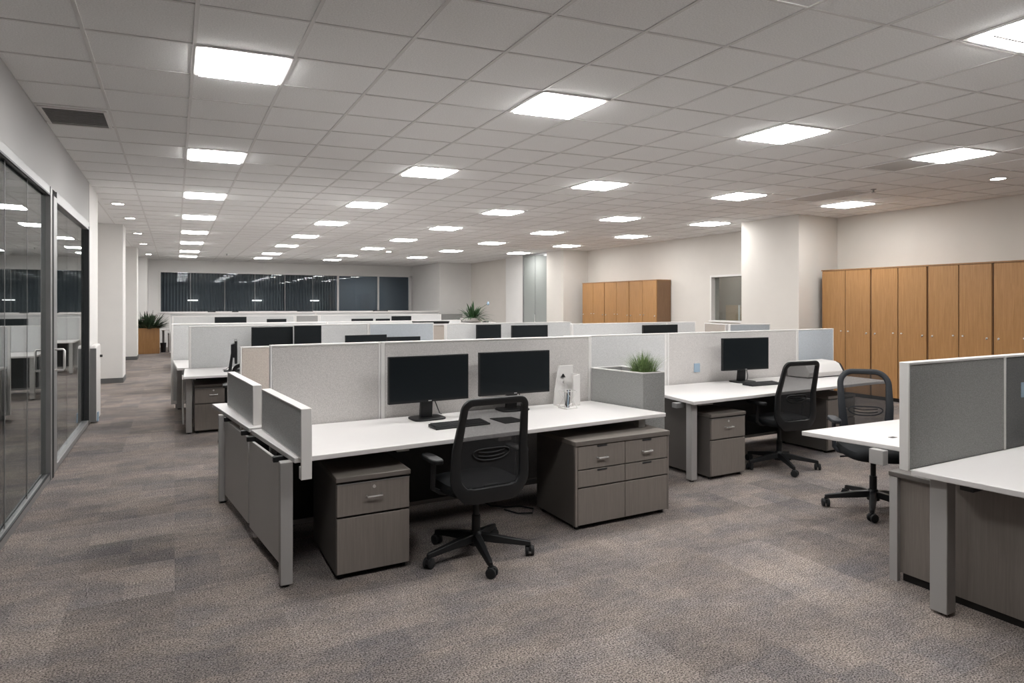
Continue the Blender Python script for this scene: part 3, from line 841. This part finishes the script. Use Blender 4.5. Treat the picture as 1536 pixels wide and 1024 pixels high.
# ------------------------------------------------------------------ cluster 2 : desk to the right
B2 = desk('white desk with a single monitor behind the planter box', [(4.03, 4.17), (6.85, 4.30), (7.06, 4.26), (7.10, 5.14), (4.19, 5.14)], [(4.11, 4.275)], modesty=(4.24, 6.9, 5.06, .09))
MB().box(4.205, 4.225, 4.36, 5.04, .04, .69).build('end_panel', M['taupe_shade'], B2)
MB().box(3.99, 4.10, 4.34, 4.40, .655, .70).build('bracket', M['alu'], B2, bevel=.003)
MB().box(4.18, 4.36, 4.26, 4.30, .675, .704).build('bracket', M['alu'], B2, bevel=.003)
MB().box(6.99, 7.05, 4.95, 5.02, .0, .705).build('leg', M['leg'], B2)
pedestal('grey brown drawer pedestal at the front leg of the single monitor desk', 4.28, 4.712, 4.205, 4.82)
pedestal('grey brown drawer pedestal half hidden behind the armchair near the lockers', 6.14, 6.60, 4.37, 5.0, h=.61)
cub_panel('grey fabric divider right behind the grass tuft', (3.34, 5.19), (4.615, 5.19), 1.285, mat='fabl')
cub_panel('grey fabric divider behind the single monitor', (4.62, 5.19), (6.69, 5.19), 1.285, mat='fab')
cub_panel('bluish grey divider end standing against the tall lockers', (6.695, 5.19), (7.37, 5.19), 1.285, mat='fabb', endw=.012)
dup(m1, (5.52, 4.92, .735), R(-6), 'black monitor standing alone on the desk near the tall lockers', scale=(1.03, 1, 1.02))
make_keyboard('black keyboard on the single monitor desk', (5.53, 4.70, .735), R(-3), .44)
t = thing('sticky_note', 'pale blue square note on the divider near the single monitor', 'note', (5.04, 5.164, .90), world=True)
MB().box(5.00, 5.085, 5.161, 5.1665, .85, .945).build('paper', M['bluen'], t)
# white device at desk end
t = thing('desktop_device', 'white wedge shaped device with rounded end beside the lockers', 'device', (6.85, 4.97, .735), world=True)
MB().prof([(4.83, .745), (4.80, .80), (4.85, .885), (4.90, .91), (5.08, .92), (5.10, .905), (5.10, .745)], 6.42, 7.02).build('body', M['whitef'], t, bevel=.006)
MB().prof([(4.835, .75), (4.81, .80), (4.86, .88), (4.91, .90), (5.07, .91), (5.09, .90), (5.09, .75)], 7.02, 7.065).build('end_cap', M['blackm'], t)
MB().box(6.45, 7.06, 4.84, 5.09, .735, .745).build('foot', M['black'], t)
make_chair('black mesh office chair drawn up to the single monitor desk', (5.22, 4.24, 0), R(-5), base_rot=R(-24), back_top=1.06, roundtop=.05, wt=.45, wb=.50)

# ------------------------------------------------------------------ right foreground cluster
cub_panel('mid grey divider with a white end post in the right foreground', (3.375, 1.965), (4.352, 1.965), 1.292, z0=.725, mat='fabg', th=.05, endw=.012)
t = cub_panel('charcoal grey divider at the right edge of the picture', (4.356, 1.965), (5.6, 1.965), 1.292, z0=.725, mat='fabd', th=.05, endw=.006)
RD = desk('white desk with a black cable in the right foreground', [(3.385, 1.935), (3.545, .55), (5.6, .55), (5.6, 1.935)], [(5.5, .65)])
MB().box(3.462, 3.542, 1.80, 1.885, .015, .705).build('leg', M['leg'], RD, bevel=.004)
MB().box(3.68, 3.70, .62, 1.90, .04, .665).build('end_panel', M['taupe'], RD)
MB().box(3.69, 3.71, .62, 1.90, .0, .04).build('plinth', M['gap'], RD)
MB().box(3.50, 5.5, 1.70, 1.76, .66, .705).build('cross_beam', M['dark'], RD)
E2 = desk('white desk behind the mid grey divider in the right foreground', [(3.755, 2.87), (3.865, 2.27), (3.91, 1.995), (5.6, 1.995), (5.6, 2.78)], [(5.5, 2.7)])
MB().box(3.79, 3.84, 2.33, 2.42, .615, .705).build('bracket', M['leg'], E2, bevel=.003)
MB().box(4.07, 4.12, 2.44, 2.47, .7345, .7365).build('grommet', M['black'], E2)
t = thing('side_cabinet', 'low grey brown cabinet under the mid grey divider', 'cabinet', (4.1, 2.1, 0), world=True)
MB().box(3.70, 4.6, 1.95, 2.19, .05, .60).build('body', M['taupe'], t)
MB().box(3.665, 4.62, 1.94, 2.225, .60, .63).build('top', M['taupe_shade'], t, bevel=.006)
MB().box(3.67, 3.70, 2.175, 2.22, 0, .60).build('end_post', M['leg'], t)
MB().box(3.72, 4.6, 1.97, 2.17, 0, .05).build('plinth', M['gap'], t)
make_chair('black mesh office chair facing the desk in the right foreground', (4.80, 3.03, 0), R(137), fm='blue_black', roundtop=.10, wt=.40, wb=.37, back_top=1.06, back_bot=.47, arm_z=.70, base_rot=R(20))
# cable coil
pts = []
for k in range(70):
    a = k * .28; r_ = .085 + .02 * math.sin(k * .7)
    pts.append((4.52 + r_ * 1.5 * math.cos(a), 1.80 + r_ * .8 * math.sin(a), .741 + .0006 * k + .02 * max(0, math.sin(a * .5 + 1))))
o = thing('coiled_cable', 'coiled black cable with a white plug on the foreground desk', 'cable', (4.52, 1.80, .735), world=True)
MB().tube(pts, .005, 6).build('cord', M['black'], o, smooth=True)
MB().tube([(4.42, 1.76, .75), (4.52, 1.74, .765), (4.64, 1.73, .76)], .012, 8, rr=[.006, .014, .011]).build('plug', M['paperw'], o, smooth=True)
t = thing('sticky_note', 'small blue tag on the charcoal divider at the picture edge', 'note', (4.56, 1.94, 1.1), world=True)
MB().box(4.535, 4.62, 1.937, 1.9415, 1.03, 1.12).build('paper', M['bluen'], t)

# ------------------------------------------------------------------ middle rows
def mon(x, y, ztop, w, lb, rz=0, hgt=.48):
    """monitor whose top edge is at ztop; scaled in z to stand on the desk at .735"""
    return dup(m1, (x, y, .735), rz, lb, scale=(w / .62, 1, (ztop - .735) / hgt))
# row B
BD = desk('white desk behind the near workstation, beside the corridor', [(.09, 8.42), (3.4, 8.42), (3.4, 9.46), (.115, 9.46)], [(.155, 8.75)], modesty=(.25, 3.3, 9.40, .07))
MB().box(.085, .10, 8.84, 9.40, .10, .66).build('end_panel', M['endp'], BD)
BR = desk('white desk corner showing past the second divider row at the corridor', [(.03, 9.56), (3.4, 9.56), (3.4, 10.93), (-.02, 10.93)], [(.06, 10.85)], modesty=(.2, 3.3, 9.62, .07))
pedestal('grey brown drawer pedestal under the desk beside the corridor', .215, .64, 8.70, 9.3)
cub_panel('pale divider with two dark monitors, second row from the camera', (.165, 9.51), (2.60, 9.51), 1.295, mat='fabl', grp='pale dividers of the rear rows')
cub_panel('pale divider second in its row, right of two dark monitors', (2.605, 9.51), (3.64, 9.51), 1.295, mat='fabb', endw=.012, grp='pale dividers of the rear rows')
cub_panel('pale divider just past the second row, nearest the corridor', (-.05, 10.99), (2.3, 10.99), 1.285, mat='fabl', grp='pale dividers of the rear rows')
mon(1.19, 9.25, 1.278, .54, 'dark wide monitor in front of the second row divider')
mon(1.63, 9.08, 1.295, .36, 'dark narrow monitor overlapping a wide monitor in the second row', R(-8))
mon(2.48, 9.2, 1.14, .62, 'black monitor top edge showing above the near divider', R(2))
mon(3.05, 9.2, 1.10, .52, 'black monitor top edge showing above the near divider, beside a similar one', R(-2))
mon(.70, 8.85, 1.13, .5, 'monitor seen edge on behind the tan divider', R(86))
make_chair('black chair back half hidden behind the tan divider', (.80, 8.02, 0), R(-4), back_top=.92, back_bot=.46)
# row M, N on the right half
desk('white desk hidden below the divider with a brown tinted monitor', [(3.7, 7.75), (5.15, 7.75), (5.15, 8.75), (3.7, 8.75)], [(3.8, 7.85), (5.05, 7.85)])
cub_panel('pale divider with a brown tinted monitor in the middle of the office', (3.55, 8.80), (5.79, 8.80), 1.30, mat='fabl', grp='pale dividers of the rear rows')
mon(4.16, 8.55, 1.285, .41, 'small brown tinted monitor in front of a pale divider')
mon(4.84, 8.5, 1.266, .64, 'wide black monitor right of the small brown tinted monitor')
desk('white desk hidden below the divider in front of the small oak lockers', [(5.3, 6.85), (7.0, 6.85), (7.0, 7.85), (5.3, 7.85)], [(5.4, 6.95), (6.9, 6.95)])
cub_panel('pale divider below the far oak lockers', (5.20, 7.90), (7.05, 7.90), 1.30, mat='fabl', grp='pale dividers of the rear rows')
cub_panel('pale divider end next to the beige return panel', (7.055, 7.90), (7.66, 7.90), 1.30, mat='fabl', endw=.012, grp='pale dividers of the rear rows')
mon(6.66, 7.6, 1.27, .70, 'black monitor below the far oak lockers')
cub_panel('short beige return panel below the small interior window', (7.13, 6.70), (7.29, 7.28), 1.30, mat='fabt', endw=.012)
cub_panel('short bluish panel joined to the beige return panel', (7.11, 6.64), (7.75, 6.47), 1.30, mat='fabb', endw=.012)
# row C
desk('white desk of the third row, end showing at the corridor', [(-.03, 12.95), (6.4, 12.95), (6.4, 14.05), (-.02, 14.05)], [(.03, 13.02), (6.3, 13.02)], modesty=(.1, 6.3, 14.0, .07))
cub_panel('pale low divider of the third row', (-.05, 14.10), (6.1, 14.10), 1.205, mat='fabl', grp='pale dividers of the rear rows')
# beige cabinet in the gap between rows
t = thing('storage_cabinet', 'beige storage cabinet in the gap between two pale dividers', 'cabinet', (4.95, 12.3, 0), world=True)
MB().box(4.5, 5.0, 12.0, 12.5, .03, 1.16).build('body', M['fabt'], t); MB().box(4.48, 5.02, 11.98, 12.52, 1.16, 1.19).build('top', M['whitef'], t)
MB().box(4.5, 5.0, 12.05, 12.45, 0, .03).build('plinth', M['gap'], t)
t = thing('desk_tray', 'dark flat tray on the beige storage cabinet', 'tray', (4.7, 12.25, 1.19), world=True)
MB().prof([(12.05, 1.19), (12.4, 1.19), (12.45, 1.24), (12.0, 1.24)], 4.3, 4.95).build('tray', M['black'], t)
# row D
desk('white desk of the fourth row', [(-.04, 17.3), (7.2, 17.3), (7.2, 18.35), (-.04, 18.35)], [(.02, 17.36), (7.1, 17.36)], modesty=(.1, 7.1, 18.3, .07))
cub_panel('pale divider of the fourth row, corridor end', (-.06, 18.40), (2.95, 18.40), 1.27, mat='fabl', grp='pale dividers of the rear rows')
cub_panel('grey divider of the fourth row behind a black monitor edge', (2.96, 18.40), (3.6, 18.40), 1.27, mat='fabg', grp='pale dividers of the rear rows')
cub_panel('pale divider of the fourth row, right of the grey one', (3.61, 18.40), (7.3, 18.40), 1.27, mat='fabl', grp='pale dividers of the rear rows')
for x, zt, w, lb in ((1.29, 1.25, .76, 'black monitor in the fourth row nearest the corridor'), (2.42, 1.185, .5, 'low black monitor second in the fourth row'), (4.74, 1.165, .62, 'black monitor third in the fourth row'), (5.34, 1.16, .42, 'small black monitor wedged between two larger ones'), (5.9, 1.23, .60, 'taller black monitor at the end of the fourth row')):
    mon(x, 18.0, zt, w, lb)
# row E
desk('white desk of the farthest row', [(-.1, 21.4), (8.7, 21.4), (8.7, 22.45), (-.1, 22.45)], [(-.03, 21.46), (8.6, 21.46)])
cub_panel('pale divider of the farthest row, corridor half', (-.15, 22.50), (4.3, 22.50), 1.29, mat='fabl', grp='pale dividers of the rear rows')
cub_panel('pale divider of the farthest row, half towards the fern', (4.31, 22.50), (8.85, 22.50), 1.29, mat='fabl', grp='pale dividers of the rear rows')
cub_panel('grey divider end between the farthest row and the fern', (8.88, 22.50), (9.82, 22.50), 1.22, mat='fabg', endw=.012)
t = thing('wall_shelf', 'long white ledge on top of the farthest divider row', 'ledge', (4.3, 22.5, 1.29), world=True)
MB().box(-.15, 8.85, 22.40, 22.75, 1.29, 1.32).build('board', M['white'], t)
MB().box(-.1, -.06, 22.56, 22.72, 0, 1.29).build('support', M['leg'], t)
MB().box(8.76, 8.8, 22.56, 22.72, 0, 1.29).build('support', M['leg'], t)
for x, w, lb in ((1.05, .22, 'dark item on the far ledge nearest the corridor'), (1.75, .18, 'dark item on the far ledge, second from the corridor'), (3.95, .5, 'dark flat folder on the far ledge near the middle window bay'), (6.6, .5, 'dark flat folder on the far ledge below the wide window panes')):
    o = MB().prof([(22.45, 1.32), (22.68, 1.32), (22.66, 1.345), (22.47, 1.355)], x - w / 2, x + w / 2).build('folder', M['black'], off=(x, 22.55, 1.32), bevel=.003)
    o.location = (x, 22.55, 1.32); tag(o, lb, 'folder', 'dark things on the far ledge')

# fern on a cabinet
t = thing('storage_cabinet', 'white storage cabinet carrying the fern', 'cabinet', (7.3, 16.0, 0), world=True)
MB().box(6.75, 7.85, 15.75, 16.25, .03, 1.05).build('body', M['whitef'], t); MB().box(6.73, 7.87, 15.73, 16.27, 1.05, 1.08).build('top', M['white'], t)
MB().box(6.8, 7.8, 15.8, 16.2, 0, .03).build('plinth', M['gap'], t)
t = thing('potted_fern', 'green spiky plant in a white bowl', 'plant', (7.29, 16.0, 1.08))
MB().lathe([(.12, 0), (.26, .02), (.34, .08), (.36, .12), (.33, .12), (.30, .10), (.0, .10)], 28).build('bowl', M['pot'], t, smooth=True)
def leafmesh(n, lo, hi, spread, w, seed, droop=.5):
    rnd = random.Random(seed); b = MB()
    for k in range(n):
        a = rnd.uniform(0, 6.283); L_ = rnd.uniform(lo, hi); el = rnd.uniform(.25, 1.45)
        r0 = rnd.uniform(0, spread); w_ = w * rnd.uniform(.7, 1.2)
        dx, dy = math.cos(a), math.sin(a); vs = []; ks = 6
        for i in range(ks + 1):
            u = i / ks
            rr = r0 + L_ * u * math.cos(el) * (1 + .15 * u); z = L_ * (u * math.sin(el) - droop * u * u * math.cos(el) * .9)
            q = w_ * math.sin(math.pi * min(.98, .12 + .88 * u)) ** .8
            vs += [(rr * dx - dy * q, rr * dy + dx * q, z + q * .3), (rr * dx, rr * dy, z), (rr * dx + dy * q, rr * dy - dx * q, z + q * .3)]
        fs = []
        for i in range(ks):
            j = i * 3; fs += [(j, j + 1, j + 4, j + 3), (j + 1, j + 2, j + 5, j + 4)]
        b.add(vs, fs)
    return b
leafmesh(90, .3, .56, .16, .026, 5, .55).xf(Matrix.Translation((0, 0, .10))).build('leaves', M['leaf'], t, smooth=True)
st = MB().tube([(.05, 0, .1), (.2, .02, .35), (.42, .05, .48), (.50, .06, .50)], .006, 6).build('flower_stem', M['leaf'], t)
MB().lathe([(.0, -.05), (.035, -.02), (.04, .02), (.015, .06), (0, .07)], 10, (.50, .06, .51)).build('flower', M['bluen'], st, smooth=True)
o = MB().box(7.55, 7.68, 15.78, 15.88, 1.08, 1.11).build('desk_phone', M['black'], off=(7.6, 15.85, 1.08), bevel=.005); o.location = (7.6, 15.85, 1.08)
tag(o, 'small black phone lying beside the white bowl', 'phone')

# oak planter with foliage by the corridor
t = thing('wooden_planter', 'oak planter box full of mixed foliage at the corridor end', 'planter', (-.73, 23.45, 0), world=True)
x0, x1, y0, y1 = -1.03, -.43, 23.2, 23.7
mb = MB(); ring(mb, [(x0, y0), (x1, y0), (x1, y1), (x0, y1)], [(x0 + .03, y0 + .03), (x1 - .03, y0 + .03), (x1 - .03, y1 - .03), (x0 + .03, y1 - .03)], 0, .815).build('box', M['oak'], t)
MB().box(x0 + .03, x1 - .03, y0 + .03, y1 - .03, .0, .76).build('soil', M['soil'], t)
t = thing('leafy_plant', 'bushy dark green plant growing out of the oak planter', 'plant', (-.73, 23.45, .76))
leafmesh(230, .3, .66, .22, .030, 9, .12).build('leaves', M['leaf2'], t, smooth=True)
fl = MB(); rnd = random.Random(4)
for k in range(26):
    fl.lathe([(.0, -.012), (.018, 0), (.0, .014)], 6, (rnd.uniform(-.26, .26), rnd.uniform(-.22, .2), rnd.uniform(.2, .52)))
fl.build('blossoms', M['petal'], t)
# small desk near the planter
t = desk('small white desk beside the oak planter', [(-.40, 23.9), (.5, 23.9), (.5, 24.6), (-.40, 24.6)], [(-.34, 24.54), (.44, 23.96), (.44, 24.54)])
t = thing('waste_bin', 'dark waste bin between the oak planter and the small desk', 'bin', (-.33, 23.75, 0))
MB().lathe([(.07, 0), (.09, .3), (.095, .31), (.085, .31), (.07, .02), (0, .02)], 18).build('bin', M['black'], t, smooth=True)
pedestal('grey drawer pedestal under the small far desk', -.20, .2, 23.95, 24.5, grp='drawer pedestals')

# white unit beside the glass door
t = thing('dispenser_stand', 'slim white wall unit at the end of the glass front', 'dispenser', (-.93, 10.35, 0), world=True)
MB().prof([(10.08, 0.02), (10.6, .02), (10.6, 1.0), (10.56, 1.04), (10.12, 1.04), (10.08, 1.0)], -.999, -.92).build('body', M['whitef'], t, bevel=.02)
MB().box(-.998, -.925, 10.075, 10.082, .02, 1.0).build('side_plate', M['alu'], t)
MB().lathe([(.0, -.92), (.018, -.92), (.018, -.89), (0, -.89)], 10, (0, 10.5, .87), 'x').build('knob', M['black'], t)
MB().prof([(10.09, .02), (10.2, .02), (10.2, .14), (10.12, .14)], -.919, -.905).build('foot_pedal', M['bluen'], t)

# ------------------------------------------------------------------ oak lockers
def locker(lb, xf, depth, y0, y1, h, seed, grp, zk=1.12):
    """double-door locker, doors face -x, between y0<y1"""
    t = thing('oak_locker', lb, 'locker', (xf + depth / 2, (y0 + y1) / 2, 0), world=True, group=grp)
    MB().box(xf + .022, xf + depth, y0 + .004, y1 - .004, .06, h - .02).build('body', M['oaks'], t)
    MB().box(xf - .004, xf + depth, y0, y1, h - .02, h).build('top', M['oakd'], t)
    MB().box(xf + .04, xf + depth, y0 + .004, y1 - .004, 0, .06).build('plinth', M['gap'], t)
    ym = (y0 + y1) / 2
    MB().box(xf + .008, xf + .0215, ym - .0035, ym + .0035, .065, h - .028).build('stile_or_slit_shade', M['gap'], t)  # near-black strip painting the shade in the slit between the doors
    for a, c, s in ((ym + .006, y1 - .014, -1), (y0 + .014, ym - .006, 1)):
        d = MB().box(xf, xf + .021, a, c, .065, h - .028).build('door', M['oak'], t, bevel=.002)
        yk = a + .06 if s < 0 else c - .06
        MB().lathe([(.0, -.03), (.012, -.03), (.012, -.018), (.006, -.012), (.006, 0)], 12, (xf, yk, zk), 'x').build('knob', M['chrome'], d)
        yl = c - .06 if s < 0 else a + .06
        k = MB().lathe([(.0, -.008), (.013, -.008), (.013, 0)], 12, (xf, yl, zk - .02), 'x')
        k.box(xf - .03, xf - .006, yl - .002, yl + .002, zk - .04, zk - .02)
        k.build('lock', M['chrome'], d)
        MB().box(xf - .001, xf + .002, a + .002, c - .002, zk + .10, zk + .102).build('door_groove', M['oakd'], d)
    return t

ys = [7.46, 6.545, 5.64, 4.75, 3.84, 2.93]
for i, lb in enumerate(('tall oak double locker beside the right pier', 'tall oak double locker, second from the right pier', 'tall oak double locker above the white end post', 'tall oak double locker cut by the picture edge')):
    locker(lb, 10.3, .62, ys[i + 1], ys[i], 2.2, i, 'tall oak lockers')
ys = [15.5, 14.41, 13.32, 12.23]
for i, lb in enumerate(('far oak double locker beside the far pier', 'far oak double locker, middle one of the far three', 'far oak double locker with its brown side showing')):
    locker(lb, 10.6, .46, ys[i + 1], ys[i], 2.2, i + 5, 'far oak lockers', 1.31)

# ------------------------------------------------------------------ world, camera, view
w = bpy.data.worlds.new('World'); sc.world = w; w.use_nodes = True
w.node_tree.nodes['Background'].inputs[0].default_value = (.5, .55, .6, 1)
w.node_tree.nodes['Background'].inputs[1].default_value = .02

cam = bpy.data.cameras.new('Camera'); co = bpy.data.objects.new('Camera', cam); COL.objects.link(co)
cam.sensor_width = 36; cam.sensor_fit = 'HORIZONTAL'; cam.lens = 36 * 950 / 1536
cam.shift_y = -57 / 1536; cam.clip_start = .05; cam.clip_end = 100
co.location = (0, 0, 1.6); co.rotation_euler = (R(90), 0, -math.atan(506 / 950))
sc.camera = co
sc.view_settings.view_transform = 'Standard'; sc.view_settings.look = 'None'
sc.view_settings.exposure = 0.55; sc.view_settings.gamma = 1; sc.view_settings.use_curve_mapping = False
sc.cycles.use_denoising = True
sc.cycles.max_bounces = 8; sc.cycles.diffuse_bounces = 5; sc.cycles.glossy_bounces = 3; sc.cycles.transparent_max_bounces = 12
sc.cycles.caustics_reflective = False; sc.cycles.caustics_refractive = False
sc.cycles.use_light_tree = True; sc.cycles.sample_clamp_indirect = 6
